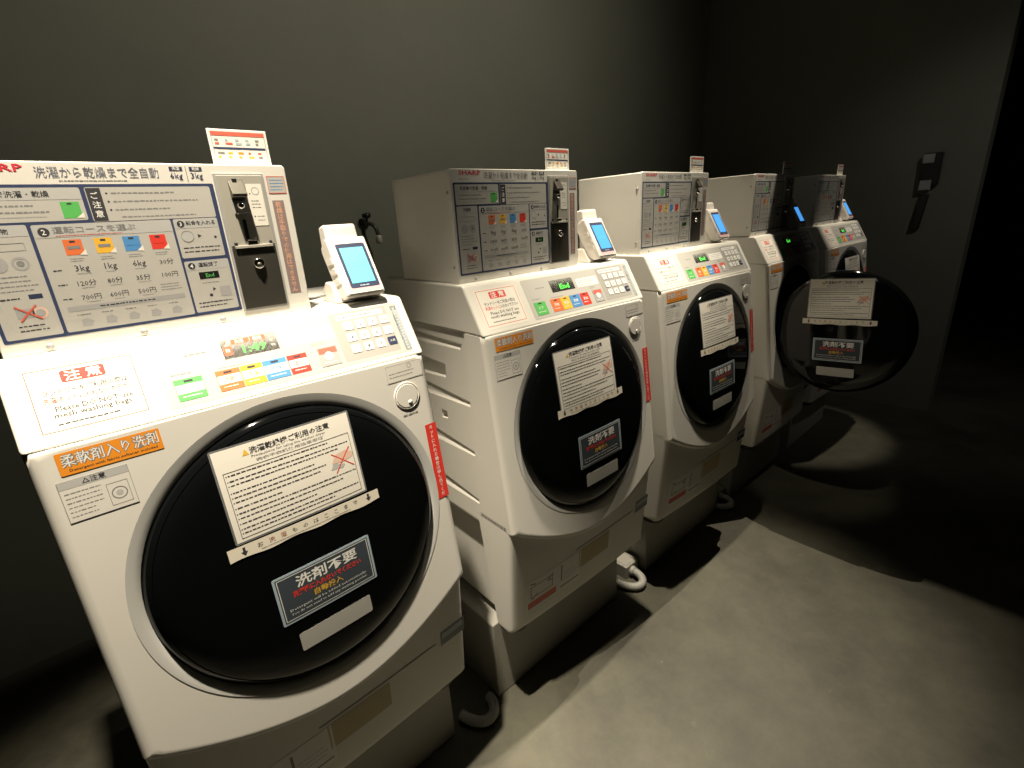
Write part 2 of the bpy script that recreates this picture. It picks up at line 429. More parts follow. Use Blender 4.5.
def make_machine():
    root = empty('washing_machine', (0, 0, ZB+DZ))
    cabinet(root)
    b = MB()                     # top shell with the sloped console
    b.prism([(-.0295, .9924), (.0300, 1.0945), (.0345, 1.1005), (.0405, 1.103), (.40, 1.103), (.40, .9932), (.01, .9930)], 0, .6, 'white_enamel', .005, 3)
    b.build('top_cover', root, SH)
    cover_mesh().build('front_cover', root, SH)
    bezel_mesh().build('door_bezel', root, SH)
    lower_mesh().build('lower_panel', root, SH)
    for x in (.055, .545):
        for y in (.005, .38):
            f = MB(); f.lathe([(.040, .135), (.043, .140), (.040, .170)], Matrix.Translation((x, y, 0)), 'black_plastic', 24, True, True, True)
            f.build('foot', root, SH)
    # --- console print
    s = Sticker(fn_slope); s.slab(166, -6, 580, -111, 'print_light', 5)
    s.rect(442, -9, 556, -104, 'keypad_grey', 2, 3)
    s.dashes(205, -33, 240, 1, 4, 4.5, 'ink_grey', 2); s.disc(188, -32, 6, 'print_grey', 2)
    s.rect(353, -27, 437, -51, 'white_print', 2, 2); s.dashes(358, -33, 433, 3, 6, 2.2, 'ink_grey', 3)
    s.dashes(180, -60, 214, 1, 3, 3, 'ink_grey'); s.dashes(243, -64, 300, 1, 3, 2.2, 'ink_grey')
    s.rect(453, -13, 548, -23, 'white_print', 3, 2); s.dashes(458, -18, 543, 1, 4, 4, 'ink_grey', 4)
    for k in range(3): s.dashes(392, -56-k*2.6, 424, 1, 3, 1.4, 'ink_grey')
    s.build('console_panel', root, SH)
    for b in BUTTONS:
        button_mesh(*b, lit=True).build('program_button', root, SH)['label'] = {'orange_red': 'orange'}.get(b[2], b[2])+' program button with a white band'
    s = Sticker(fn_slope, flat=.0008); s.slab(398, -66, 435, -102, 'print_mid'); s.rect(400, -68, 433, -79, 'red_soft', 1.2)
    s.disc(416, -84, 8, 'white_print', 1.5); s.dashes(404, -96, 430, 1, 3, 2.5, 'white_print', 1.3); s.build('start_button', root, SH)
    for r in range(3):
        for c in range(4):
            u, v = 470+c*25, -36-r*23
            s = Sticker(fn_slope, flat=.0012); last = (r == 2 and c == 3)
            s.slab(u-9, v-8, u+9, v+8, 'navy' if last else 'white_print', 2)
            s.text(['1', '2', '3', '訂正', '4', '5', '6', '0', '7', '8', '9', '入力'][r*4+c], u, v, 5 if c == 3 else 7, 'white_print' if last else 'ink', 1.3)
            s.build('key', root, SH)
    s = Sticker(fn_slope); s.slab(566, -12, 579, -108, 'blue_band'); [s.rect(570, -16-k*6.1, 575, -20-k*6.1, 'pale_blue', 2) for k in range(15)]; s.build('edge_strip', root, SH)
    # --- stickers on the shell
    s = Sticker(fn_slope); s.slab(22, -11, 146, -108, 'paper', 3); s.frame(26, -14, 142, -102, 1.3, 'red_soft', 2)
    s.rect(61, -20, 109, -37, 'red', 2, 3); s.text('注 意', 85, -28.5, 14, 'white_print', 3, 40, .02)
    s.text('ランドリーをご利用の際は', 84, -48, 8.5, 'ink', 2, 92); s.text('洗濯ネットに', 58, -59, 8.5, 'red', 2, 44); s.text('入れないで下さい', 107, -59, 8.5, 'ink', 2, 54)
    s.text('Please DO NOT use', 88, -71.5, 7.5, 'ink', 2, 84); s.text('mesh washing bags.', 86, -81.5, 7.5, 'ink', 2, 86)
    s.dashes(44, -93, 130, 1, 4, 3.2, 'ink'); s.build('caution_sticker', root, SH)['label'] = 'white caution sticker with red rim'
    s = Sticker(fn_cover, .02); s.slab(29, -8, 144, -39, 'orange', 2)
    s.text('柔軟剤入り洗剤', 87, -20, 17, 'ink_grey', 2, 107, .045); s.text('柔軟剤入り洗剤', 87, -20, 17, 'white_print', 3, 107, .004)
    s.text('Detergent with fabric softener included', 88, -34, 3.6, 'ink', 2, 98); s.build('detergent_sticker', root, SH)['label'] = 'orange sticker with white lettering'
    s = Sticker(fn_cover, .02); s.slab(21, -46, 97, -104, 'white_enamel'); s.frame(21, -46, 97, -104, .6, 'ink_grey', 2); s.rect(21, -46, 97, -57, 'print_grey', 2)
    s.text('△注意', 59, -51.5, 8, 'ink', 3); s.dashes(25, -64, 64, 6, 6.5, 2.3, 'ink_grey', 2, (.6, 1)); s.frame(68, -66, 92, -98, .7, 'ink_grey', 2); s.disc(80, -82, 9, 'ink_grey', 2, hole=7.6); s.disc(80, -82, 4, 'print_grey', 2)
    s.build('care_sticker', root, SH)
    s = Sticker(fn_cover, .02); s.slab(508, -8, 588, -42, 'white_enamel', 3); s.frame(509, -9, 587, -41, .5, 'print_mid', 2); s.disc(560, -16, 5, 'print_mid', 2, hole=3.6); s.dashes(514, -25, 582, 2, 7, 2.6, 'ink_grey'); s.build('service_sticker', root, SH)
    k = MB(); c = fn_cover(.543, -.074, 0); M = Matrix.Translation(c) @ Vector((0, -1, .12)).to_track_quat('Z', 'Y').to_matrix().to_4x4()
    k.lathe([(.0275, -.002), (.0275, .0012), (.0262, .0018), (.0252, .0004), (.0245, .0004), (.0238, .0018), (.0228, .0023), (0.0001, .0023)], M, 'white_enamel', 48, False)
    k.lathe([(.005, .0022), (.004, .0034), (.0001, .0037)], M @ Matrix.Translation((.004, -.014, 0)), 'white_enamel', 16)
    k.build('power_knob', root, SH)
    s = Sticker(fn_cover, .02); s.dashes(527, -112, 563, 1, 4, 4, 'ink_grey'); s.build('knob_caption', root, SH)
    s = Sticker(fn_cover, .02); s.slab(570, -146, 596, -313, 'red', 1); s.text('ネットに入れる場合は申し出てください'[:16], 583, -229, 8.5, 'white_print', 2, vert=10); s.build('side_strip', root, SH)['label'] = 'red vertical warning strip'
    s = Sticker(fn_lower, .03); s.slab(529, -160, 599, -203, 'slate'); s.rect(534, -168, 594, -184, 'pale_blue', 2); s.build('badge', root, SH)
    s = Sticker(fn_lower, .03); s.slab(254, -194, 392, -262, 'faded_tan'); s.dashes(262, -206, 380, 6, 9, 2, 'gold', 2, (.6, .95)); s.build('tan_sticker', root, SH)
    s = Sticker(fn_lower, .03); s.slab(240, -182, 515, -185.5, 'ink_grey'); s.build('drawer_gap', root, SH)
    s = Sticker(fn_lower, .03); s.slab(50, -195, 262, -300, 'white_print'); s.line((64, -205), (146, -232), 4, 'brown_strip', 2); s.line((70, -260), (150, -213), 4, 'brown_strip', 2)
    s.frame(66, -216, 148, -256, 2.5, 'brown_strip', 2); s.rect(56, -268, 162, -290, 'red_soft', 2); s.rect(180, -206, 185, -262, 'brown_strip', 2); s.rect(180, -282, 256, -287, 'brown_strip', 2); s.dashes(190, -240, 250, 3, 12, 3, 'print_mid')
    s.build('warning_sticker', root, SH)
    display_mesh('count').build('display', root, SH)
    # --- door, hung on its left edge
    d = MB(); M = Matrix.Translation(DC-DE*.005-HINGE) @ Matrix((( 1, 0, 0, 0), (0, DE.y, DN.y, 0), (0, DE.z, DN.z, 0), (0, 0, 0, 1)))
    d.lathe([(.0005, dome(0))]+[(r, dome(r)) for r in (.03, .06, .09, .12, .15, .17, .19, .210)]+[(.220, dome(.210)-.0022), (.228, -.0008), (.236, -.005), (.2415, -.0095), (.2445, -.015), (.244, -.045), (.20, -.052), (.0005, -.052)], M, 'door_gloss', 96)
    door = d.build('door', root, (0, 0, 0), HINGE-Vector(SH))
    g = MB(); g.lathe([(.2345, -.0030), (.240, -.0072), (.2445, -.012), (.2465, -.020), (.244, -.046)], M, 'door_gloss', 96); g.build('door_rim', door)
    s = Sticker(fn_door, .02, .0002); s.fn = lambda u, v, h: fn_door(u-.005, v+.0085, h); s.slab(-112, 46, 112, 203, 'film', 3); s.rect(-109, 49, 109, 200, 'paper', 2)
    s.frame(-101, 54, 103, 164, .9, 'ink', 3); s.text('洗濯乾燥機ご利用の注意', 8, 187, 11, 'ink', 3, 130, .02); s.poly([(-68, 182), (-58, 182), (-63, 192)], 'gold', 3)
    s.text('Precautions for using the washer dryer', 4, 177, 4.2, 'ink_grey', 3, 120); s.text('洗衣干衣机使用注意事项', 4, 170, 5, 'ink_grey', 3, 110)
    for y, L in ((158, 160), (149, 195), (142, 176), (130, 130), (122, 150), (114, 136), (104, 70), (95, 196), (87, 170), (78, 120), (69, 196), (62, 150)):
        s.dashes(-95, y, -95+L, 1, 5, 3.3, 'ink', 3, (.98, 1)); s.disc(-97.5, y, 1, 'ink', 3, 8)
    s.poly([(62, 118), (70, 132), (90, 136), (103, 128), (100, 120), (82, 116)], 'sketch_pink', 3); s.poly([(58, 108), (64, 118), (84, 112), (80, 106)], 'print_grey', 3)
    s.line((66, 100), (98, 140), 1.6, 'red', 4); s.line((64, 136), (100, 104), 1.6, 'red', 4)
    s.build('notice_sheet', door)['label'] = 'white laminated notice sheet'
    s = Sticker(fn_door, .02, .0002)
    s.fn = lambda u, v, h: fn_door(u-.004, v+.0095, h)
    top = [(-127, 43), (131, 41)]; bot = [(-127+258*i/40, 20.8+1.5*math.sin(i*.5)) for i in range(41)]
    pts = bot; tp = [(-127+258*i/40, 43-2*i/40) for i in range(41)]
    for i in range(40): s.poly([bot[i], bot[i+1], tp[i+1], tp[i]], 'paper_cream', 1)
    for i, ch in enumerate('お洗濯ものはここまで'): s.text(ch, -80+i*18.2, 33, 9, 'strip_brown' if i in (1, 2) else 'ink', 2, None, .0)
    for u in (-104, 110):
        s.poly([(u-2, 39), (u-2, 32), (u-5, 32), (u, 25), (u+5, 32), (u+2, 32), (u+2, 39)], 'ink', 2)
    s.dashes(-80, 25, 80, 1, 4, 1.6, 'ink_grey'); s.build('limit_strip', door)['label'] = 'cream paper strip with wavy lower edge'
    s = Sticker(fn_door, .02, .0002); s.fn = lambda u, v, h: fn_door(u-.003, v+.0095, h); s.slab(-82, -128, 92, -36, 'pale_blue', 3); s.rect(-78, -124, 88, -40, 'slate', 2); s.frame(-76, -122, 86, -42, 1.2, 'white_print', 3)
    s.text('洗剤不要', 8, -59, 21, 'white_print', 3, 110, .02); s.text('洗濯機に入れないでください', 6, -78, 11, 'red', 3, 124, .03); s.text('自動投入', 4, -92, 12, 'gold', 3, 52, .015)
    s.text('Detergent will be added automatically.', 4, -105, 4.6, 'white_print', 3, 140, 0); s.text('You do not need to add any washing powder.', 4, -113, 4.6, 'white_print', 3, 140, 0)
    s.build('detergent_notice', door)['label'] = 'dark laminated card with white lettering'
    s = Sticker(fn_door, .02, .0002); s.fn = lambda u, v, h: fn_door(u-.003, v+.007, h); s.slab(-63, -188, 70, -152, 'print_light', 3); s.build('blank_label', door)
    return root

# ------------------------------------------------------------------ coin box on top of a machine
CB = (.0138, .4221, .0584, .3103, 1.1034, 1.3462)
CS = (.218, .18, 1.1034)
def make_coin_box():
    root = empty('coin_box', (CS[0], CS[1], CS[2]+DZ))
    b = MB(); b.box((CB[0], CB[2]+.004, CB[4]), (CB[1], CB[3], CB[5]), 'white_enamel', .003)
    for z in (1.14, 1.30):
        b.lathe([(.004, 0), (.003, .0015), (.0001, .002)], Matrix.Translation((CB[0], .075, z)) @ Vector((-1, 0, 0)).to_track_quat('Z', 'Y').to_matrix().to_4x4(), 'print_mid', 12)
    b.build('casing', root, CS)
    p = MB(); p.prism([(CB[0]-.002, CB[4]), (CB[1]+.002, CB[4]), (CB[1]+.002, CB[5]-.003), (CB[1]-.002, CB[5]+.001), (CB[0]+.002, CB[5]+.001), (CB[0]-.002, CB[5]-.003)], CB[2], CB[2]+.01, 'white_enamel', .0015, 2, axis='y')
    for x in (.061, .169, .278): p.lathe([(.0045, -.0002), (.0045, .0012), (.0001, .002)], Matrix.Translation((x, CB[2], 1.1105)) @ Vector((0, -1, 0)).to_track_quat('Z', 'Y').to_matrix().to_4x4(), 'print_mid', 14)
    p.build('front_plate', root, CS)
    s = Sticker(fn_coin)
    s.text('SHARP', 66, 1339, 9, 'logo_red', 1, 62, .02); s.text('洗濯から乾燥まで全自動', 174, 1333.5, 14, 'heading_ink', 1, 136, 0)
    s.dashes(128, 1323.5, 222, 1, 3, 1.8, 'ink_grey', 1); s.dashes(36, 1326, 70, 1, 3, 2, 'ink_grey', 1)
    for u, t in ((265, '洗濯'), (291, '乾燥')): s.rect(u-8.5, 1337, u+8.5, 1342.5, 'navy', 1); s.text(t, u, 1339.8, 4.5, 'white_print', 2)
    s.text('6kg', 264, 1329, 9, 'navy', 1, 16, .0); s.text('3kg', 291, 1329, 9, 'navy', 1, 16, .0); s.rect(277.5, 1322, 278.3, 1343, 'ink', 1)
    s.build('heading', root, CS)
    s = Sticker(fn_coin); s.slab(18, 1121, 310, 1319, 'blue_band', 2)
    def pane(u0, v0, u1, v1, head=0):
        s.rect(u0, v0, u1, v1, 'print_light', 2, 2.5)
        if head: s.rect(u0+1, v0-1, u1-1, v0-head, 'print_grey', 3)
    pane(22, 1315, 146, 1273, 15); s.text('全自動で洗濯・乾燥', 74, 1307, 8, 'ink', 4, 78, .01); s.dashes(30, 1293, 108, 2, 8, 3, 'ink_grey', 3); s.dashes(30, 1279, 110, 1, 6, 1.6, 'print_mid', 3)
    s.rect(121, 1297, 141, 1276, 'green', 3); s.rect(128, 1295.5, 133, 1293.5, 'ink', 4); s.poly([(134, 1276), (143, 1276), (143, 1283)], 'paper', 4)
    pane(151, 1315, 304, 1270); s.rect(152, 1314, 168, 1271, 'ink', 3); s.text('ご注意', 160, 1292, 9, 'white_print', 4, vert=12)
    for i in range(3): s.disc(174, 1307-i*11, 1.3, 'ink', 3, 8); s.dashes(179, 1307-i*11, 296, 1, 5, 3, 'ink_grey', 3, (.55, .98))
    s.dashes(184, 1275, 290, 1, 5, 2.6, 'ink_grey', 3)
    pane(22, 1270, 80, 1125, 14); s.text('洗濯物', 50, 1262.5, 7, 'ink', 4); s.frame(28, 1248, 72, 1238, .6, 'ink_grey', 3); s.disc(40, 1222, 10, 'print_mid', 3); s.disc(62, 1222, 9, 'print_mid', 3, hole=6); s.disc(62, 1222, 4, 'ink_grey', 3)
    s.dashes(28, 1206, 74, 4, 6, 2.2, 'ink_grey', 3); s.rect(58, 1182, 72, 1176, 'navy', 3); s.dashes(30, 1178, 54, 1, 4, 3, 'ink', 3)
    s.rect(40, 1164, 58, 1152, 'print_mid', 3); s.disc(64, 1157, 8, 'sketch_pink', 3); s.disc(64, 1157, 5, 'print_mid', 4); s.line((40, 1168), (64, 1149), 2, 'red_soft', 5); s.line((42, 1148), (62, 1168), 2, 'red_soft', 5); s.dashes(38, 1141, 72, 2, 6, 2.6, 'ink', 3)
    pane(84, 1269, 241, 1125, 17); s.disc(95, 1259.5, 6, 'ink', 4); s.text('2', 95, 1259.5, 7, 'white_print', 5); s.text('運転コースを選ぶ', 150, 1261, 9, 'ink_grey', 4, 92, .01); s.dashes(106, 1254, 200, 1, 3, 1.5, 'red_soft', 4)
    for u, m in ((120.5, 'orange_red'), (154, 'yellow'), (186.5, 'blue'), (219, 'red')):
        s.rect(u-10, 1248.5, u+10, 1228, m, 3); s.rect(u-3, 1247, u+3, 1244.5, 'ink', 4); s.rect(u-7, 1240, u+7, 1236, 'ink_grey' if m in ('yellow', 'orange_red') else m, 4); s.poly([(u+4, 1228), (u+12, 1227), (u+12, 1235)], 'paper', 4); s.dashes(u-8, 1223, u+9, 2, 3, 1.4, 'ink_grey', 3)
    for u, rows in ((122, ('3kg', '120分', '700円')), (154, ('1kg', '80分', '600円')), (188, ('6kg', '35分', '500円'))):
        for i, t in enumerate(rows): s.text(t, u, 1209-i*19.5, 8.5, 'ink', 3, None, .0); s.dashes(u-7, 1202.5-i*19.5, u+9, 1, 3, 1.3, 'ink_grey', 3)
    s.text('30分', 222, 1209, 8.5, 'ink', 3, None, 0); s.text('100円', 222, 1190, 8.5, 'ink', 3, None, 0); s.dashes(206, 1176, 236, 3, 4, 1.6, 'ink_grey', 3)
    for i in range(3): s.dashes(91, 1209-i*19.5, 104, 1, 3, 2.4, 'ink', 3)
    s.rect(92, 1159.5, 234, 1152.5, 'print_mid', 3); s.dashes(128, 1156, 200, 1, 3, 2.6, 'ink', 4)
    for k in range(5):
        u = 108+k*27.5; s.dashes(u-8, 1147, u+8, 1, 3, 2.2, 'ink_grey', 3); s.poly([(u-6, 1131), (u+5, 1130), (u+8, 1137), (u+2, 1142), (u-5, 1140)], 'print_mid', 3)
    pane(244, 1269, 304, 1211, 14); s.disc(253, 1261.5, 5, 'ink', 4); s.text('3', 253, 1261.5, 6, 'white_print', 5); s.text('料金を入れる', 280, 1262, 7, 'ink', 4, 40); s.disc(258, 1243, 8.5, 'print_grey', 3); s.disc(258, 1243, 8.5, 'ink_grey', 4, hole=7.9); s.poly([(272, 1240), (277, 1243), (272, 1246)], 'ink', 3); s.disc(296, 1240, 2, 'ink', 3); s.dashes(249, 1226, 300, 2, 6, 3, 'ink', 3)
    pane(244, 1206, 306, 1126, 14); s.disc(253, 1198.5, 5, 'ink', 4); s.text('4', 253, 1198.5, 6, 'white_print', 5); s.text('運転終了', 276, 1199, 7, 'ink', 4, 28); s.rect(260, 1188, 288, 1177, 'display_black', 3); s.text('End', 275, 1182.5, 6, 'green', 4); s.dashes(262, 1171, 290, 1, 3, 2, 'ink_grey', 3)
    s.rect(284, 1163, 300, 1147, 'print_mid', 3); s.disc(270, 1151, 2.5, 'ink', 3); s.poly([(274, 1157), (279, 1160), (275, 1163)], 'ink', 3); s.dashes(250, 1140, 302, 2, 6, 2.6, 'ink', 3)
    s.build('instruction_panel', root, CS)['label'] = 'blue framed instruction panel'
    # coin mechanism in its opening
    c = MB(); y = CB[2]
    c.box((.312, y-.0015, 1.117), (.3865, y+.004, 1.3335), 'print_mid'); c.box((.3155, y-.0022, 1.223), (.3835, y+.003, 1.331), 'steel', .0006); c.box((.3155, y-.0022, 1.120), (.3835, y+.003, 1.221), 'dark_steel', .0006)
    c.box((.3205, y-.0045, 1.219), (.3795, y-.002, 1.2235), 'steel', .0005)
    for x in (.323, .377): c.lathe([(.0028, 0), (.002, .002), (.0001, .0024)], Matrix.Translation((x, y-.0022, 1.2275)) @ Vector((0, -1, 0)).to_track_quat('Z', 'Y').to_matrix().to_4x4(), 'ink', 12)
    cm = c.build('coin_mechanism', root, CS)
    k = MB(); k.prism([(y-.0025, 1.326), (y-.004, 1.323), (y-.017, 1.302), (y-.015, 1.298), (y-.0025, 1.296)], .331, .353, 'dark_steel', .001); k.box((.332, y-.0165, 1.299), (.352, y-.004, 1.302), 'lock_chrome', .0006); k.box((.337, y-.006, 1.306), (.344, y-.0022, 1.326), 'black_plastic', .0008)
    k.box((.331, y-.004, 1.273), (.354, y-.0024, 1.294), 'print_mid', .001); k.build('coin_chute', cm)
    k = MB(); k.lathe([(.0055, 0), (.0055, .004), (.003, .007), (.0001, .0075)], Matrix.Translation((.342, y-.005, 1.285)) @ Vector((0, -1, 0)).to_track_quat('Z', 'Y').to_matrix().to_4x4(), 'lock_chrome', 20); k.build('return_button', cm)
    k = MB(); k.box((.3405, y-.003, 1.233), (.3455, y-.0021, 1.264), 'black_plastic', .0004); k.box((.341, y-.0042, 1.224), (.356, y-.002, 1.2300), 'lock_chrome', .0006); k.build('coin_slot', cm)
    k = MB(); Q = Vector((0, -1, 0)).to_track_quat('Z', 'Y').to_matrix().to_4x4()
    k.lathe([(.0085, 0), (.0085, .003), (.0072, .0042), (.0001, .0042)], Matrix.Translation((.351, y-.002, 1.193)) @ Q, 'lock_chrome', 28); k.lathe([(.004, .0042), (.0036, .0055), (.0001, .006)], Matrix.Translation((.351, y-.002, 1.191)) @ Q, 'dark_steel', 20); k.build('lock', cm)
    for ch in list(cm.children):
        for v in ch.data.vertices: v.co -= Vector(CS)
    s = Sticker(fn_coin); s.fn = lambda u, v, h: Vector((u, y-.0024-h, v)) ; s.slab(356, 1253, 380, 1318, 'paper', 1); s.disc(369, 1307, 6, 'print_mid', 2, hole=5); s.disc(360, 1303, 1.2, 'ink', 2, 8); s.dashes(360, 1292, 376, 3, 5, 2, 'ink_grey'); s.disc(361, 1268, 1.2, 'ink', 2, 8); s.dashes(365, 1268, 378, 2, 6, 2, 'ink_grey')
    o = s.build('price_slip', cm, CS)
    s = Sticker(fn_coin); s.slab(393.5, 1136, 412, 1292, 'brown_strip'); s.text('乾燥は手取りでの使用はできません', 402.5, 1214, 9, 'pink_text', 2, vert=9.5); s.build('vertical_strip', root, CS)['label'] = 'brown strip with vertical pink lettering'
    s = Sticker(fn_coin); s.slab(391, 1303, 420, 1330, 'print_light', 2); s.frame(391, 1303, 420, 1330, 1, 'red_soft', 2); s.dashes(395, 1324, 417, 4, 5, 2, 'blue', 2); s.build('service_sticker', root, CS)
    return root

# ------------------------------------------------------------------ payment terminal and card
TS = (.50, .09, 1.1034)
def make_terminal(screen):
    root = empty('payment_terminal', (TS[0], TS[1], TS[2]+DZ))
    b = MB(); b.prism([(.029, 1.121), (.031, 1.116), (.050, 1.110), (.072, 1.116), (.118, 1.196), (.118, 1.206), (.092, 1.224), (.086, 1.222)], .484, .5635, 'terminal_white', .004, 3)
    for z in (1.142, 1.160, 1.178):
        y = .047+(z-1.142)*.577; b.prism([(y, z), (y+.022, z-.006), (y+.028, z+.004), (y+.006, z+.010)], .4825, .486, 'terminal_white', .0006)
    b.build('housing', root, TS)
    b = MB(); b.prism([(.092, 1.219), (.0985, 1.246), (.103, 1.2485), (.124, 1.244), (.124, 1.205)], .4885, .5535, 'terminal_white', .004, 3); b.build('reader_cap', root, TS)
    b = MB(); b.prism([(.060, 1.1036), (.060, 1.108), (.070, 1.118), (.085, 1.142), (.110, 1.142), (.15, 1.1036)], .478, .566, 'terminal_white', .003, 2); b.build('stand', root, TS)
    e = Vector((0, .5, .866)); n = Vector((0, -.866, .5)); P0 = Vector((0, .0285, 1.1195))
    s = Sticker(lambda u, v, h: Vector((u, P0.y, P0.z))+e*v+n*(h+.0008), flat=.0002)
    s.slab(488, 3, 560, 116, 'terminal_white', 4); s.rect(492, 5, 557, 26, 'pink_glow', 2, 3); s.rect(497, 13, 556.5, 106, 'navy', 3, 4)  # pink glow below the screen, painted as flat colour
    s.dashes(516, 17.5, 540, 1, 3, 3, 'pale_blue', 4); s.build('screen_frame', root, TS)
    s = Sticker(lambda u, v, h: Vector((u, P0.y, P0.z))+e*v+n*(h+.0018)); s.slab(502.5, 23, 550.5, 97, screen); s.dashes(512, 58, 541, 1, 4, 2.4, 'screen_ink'); s.build('screen', root, TS)
    c = MB(); c.tube(bezier([(.49, .12, 1.12), (.47, .11, 1.118), (.455, .13, 1.106), (.445, .17, 1.108), (.44, .25, 1.108)]), .0028, 'ink_grey', 8); c.build('cable', root, TS)
    return root
KS = (.365, .075, 1.3474)
def make_card():
    root = empty('notice_card', (KS[0], KS[1], KS[2]+DZ))
    z0 = 1.3476
    b = MB(); b.box((.322, .0730, z0), (.4095, .0752, 1.400), 'white_print', .0005); b.box((.326, .070, z0), (.4055, .088, z0+.002), 'white_print', .0005); b.build('holder', root, KS)
    s = Sticker(lambda u, v, h: Vector((u, .0727-h, v))); s.slab(324, 1350, 407.5, 1398.5, 'paper', 3); s.frame(326, 1351, 405.5, 1396.5, .8, 'ink_grey', 2); s.rect(326, 1396.5, 405.5, 1390.5, 'red_soft', 3)
    for i in range(2):
        for k in range(5): s.rect(330+k*15, 1386-i*5.2, 330+k*15+random.uniform(4, 11), 1383-i*5.2, random.choice(['red_soft', 'pale_blue', 'orange', 'ink_grey']), 3)
    s.rect(327, 1374, 404, 1371, 'blue_band', 3)
    for i in range(2):
        for k in range(5): s.rect(331+k*15, 1367-i*6, 331+k*15+random.uniform(4, 11), 1364-i*6, random.choice(['red_soft', 'gold', 'orange', 'ink_grey']), 3)
    s.build('card_face', root, KS)
    return root

# ------------------------------------------------------------------ pedestal, hose
def make_pedestal():
    b = MB(); z = -DZ
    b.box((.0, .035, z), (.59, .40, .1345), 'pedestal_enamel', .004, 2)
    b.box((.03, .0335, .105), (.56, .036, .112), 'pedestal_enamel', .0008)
    return b
def make_hose():
    b = MB(); n = 64
    pts = bezier([(.690, .044, -.114), (.690, .01, -.112), (.672, -.025, -.118), (.640, -.02, -.1225), (.612, .0, -.1225), (.600, .06, -.1225)], n)
    b.tube(pts, lambda t: .0145+.0014*math.sin(t*n*2.2), 'hose_grey', 14)
    return b
def make_drain_box():
    b = MB(); b.box((.655, .060, -DZ), (.735, .20, -.085), 'pedestal_enamel', .004, 2); b.box((.663, .068, -.0855), (.727, .19, -.083), 'pedestal_enamel', .001)
    b.lathe([(.018, 0), (.018, .012), (.016, .014), (.0001, .014)], Matrix.Translation((.690, .060, -.114)) @ Vector((0, -1, 0)).to_track_quat('Z', 'Y').to_matrix().to_4x4(), 'hose_grey', 20)
    return b

# ------------------------------------------------------------------ put the five units in the row
OFF = [0, .7521, 1.4611, 2.2578, 2.9864]
def copy_tree(o, parent=None):
    c = o.copy(); COL.objects.link(c); c.parent = parent
    for ch in o.children: copy_tree(ch, c)
    return c
machine = make_machine(); coin = make_coin_box(); card = make_card(); term = make_terminal('screen_cyan')
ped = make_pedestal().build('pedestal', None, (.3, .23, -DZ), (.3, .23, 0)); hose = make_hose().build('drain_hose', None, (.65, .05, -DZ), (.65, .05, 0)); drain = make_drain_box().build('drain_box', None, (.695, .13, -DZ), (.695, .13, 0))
MS = [machine]+[copy_tree(machine) for _ in range(4)]
CBX = [coin]+[copy_tree(coin) for _ in range(4)]; CD = [card]+[copy_tree(card) for _ in range(4)]; TM = [term]+[copy_tree(term) for _ in range(4)]
PD = [ped]+[copy_tree(ped) for _ in range(4)]; HS = [hose]+[copy_tree(hose) for _ in range(2)]; DB = [drain, copy_tree(drain)]
for L in (MS, CBX, CD, TM, PD, HS):
    for o, x in zip(L, OFF): o.location.x += x
PD[2].location.x += .07; DB[0].location.x += OFF[1]+.03; DB[1].location.x += OFF[2]+.06; HS[1].location.x += .03; HS[2].location.x += .06; HS[0].location.x += .03
for o, a in zip(MS, (.4, -1.2, -2.0, 0, -1.8)): o.rotation_euler.z = R(a)      # none stands quite square to the wall
disp = display_mesh('end').build('display', None, SH); dm = disp.data; bpy.data.objects.remove(disp)
blue = {}; plain = {}
for i in range(1, 5):
    for ch in MS[i].children:
        if ch.name.startswith('display'): ch.data = dm
        if ch.name.startswith('program_button'):
            k = [b[2] for b in BUTTONS].index({'orange': 'orange_red'}.get(ch['label'].split()[0], ch['label'].split()[0]))
            if k not in plain:
                tmp = button_mesh(*BUTTONS[k], lit=False).build('program_button', None, SH); plain[k] = tmp.data; bpy.data.objects.remove(tmp)
            ch.data = plain[k]; ch['label'] = ch['label'].replace(' with a white band', '')
    for ch in TM[i].children:
        if ch.name.startswith('screen') and 'frame' not in ch.name:
            if 'm' not in blue:
                me = ch.data.copy()
                for k, mm in enumerate(me.materials):
                    if mm.name == 'screen_cyan': me.materials[k] = MATS['screen_blue']
                blue['m'] = me
            ch.data = blue['m']
for ch in MS[1].children:                      # the second machine's papers were stuck on a little differently
    if ch.name.startswith('door') and not ch.name.startswith('door_'):
        for g in ch.children:
            if g.name.startswith('notice_sheet'): g.location = Vector((-.003, 0, 0))-DE*.012
            if g.name.startswith('detergent'): g.location = Vector((.013, 0, 0))-DE*.011
            if g.name.startswith('blank'): g.location = Vector((.013, 0, 0))-DE*.006
# fourth machine: door swung open, drum showing behind it
for ch in MS[3].children:
    if ch.name.startswith('door') and not ch.name.startswith('door_bezel'):
        ax = Vector((0, math.sin(R(4)), math.cos(R(4)))); ch.rotation_mode = 'QUATERNION'
        ch.rotation_quaternion = Matrix.Rotation(R(-90), 3, ax).to_quaternion(); ch.location.z -= .01
g = MB(); M = Matrix.Translation(DC) @ Matrix(((1, 0, 0, 0), (0, DE.y, DN.y, 0), (0, DE.z, DN.z, 0), (0, 0, 0, 1)))
g.lathe([(.249, -.014), (.235, -.024), (.205, -.024), (.19, -.03), (.185, -.045), (.178, -.06)], M, 'rubber', 72); g.build('door_gasket', MS[3], SH)
g = MB(); g.lathe([(.180, -.055), (.178, -.075), (.165, -.085), (.0005, -.088)], M, 'drum_steel', 72); g.build('drum', MS[3], SH)

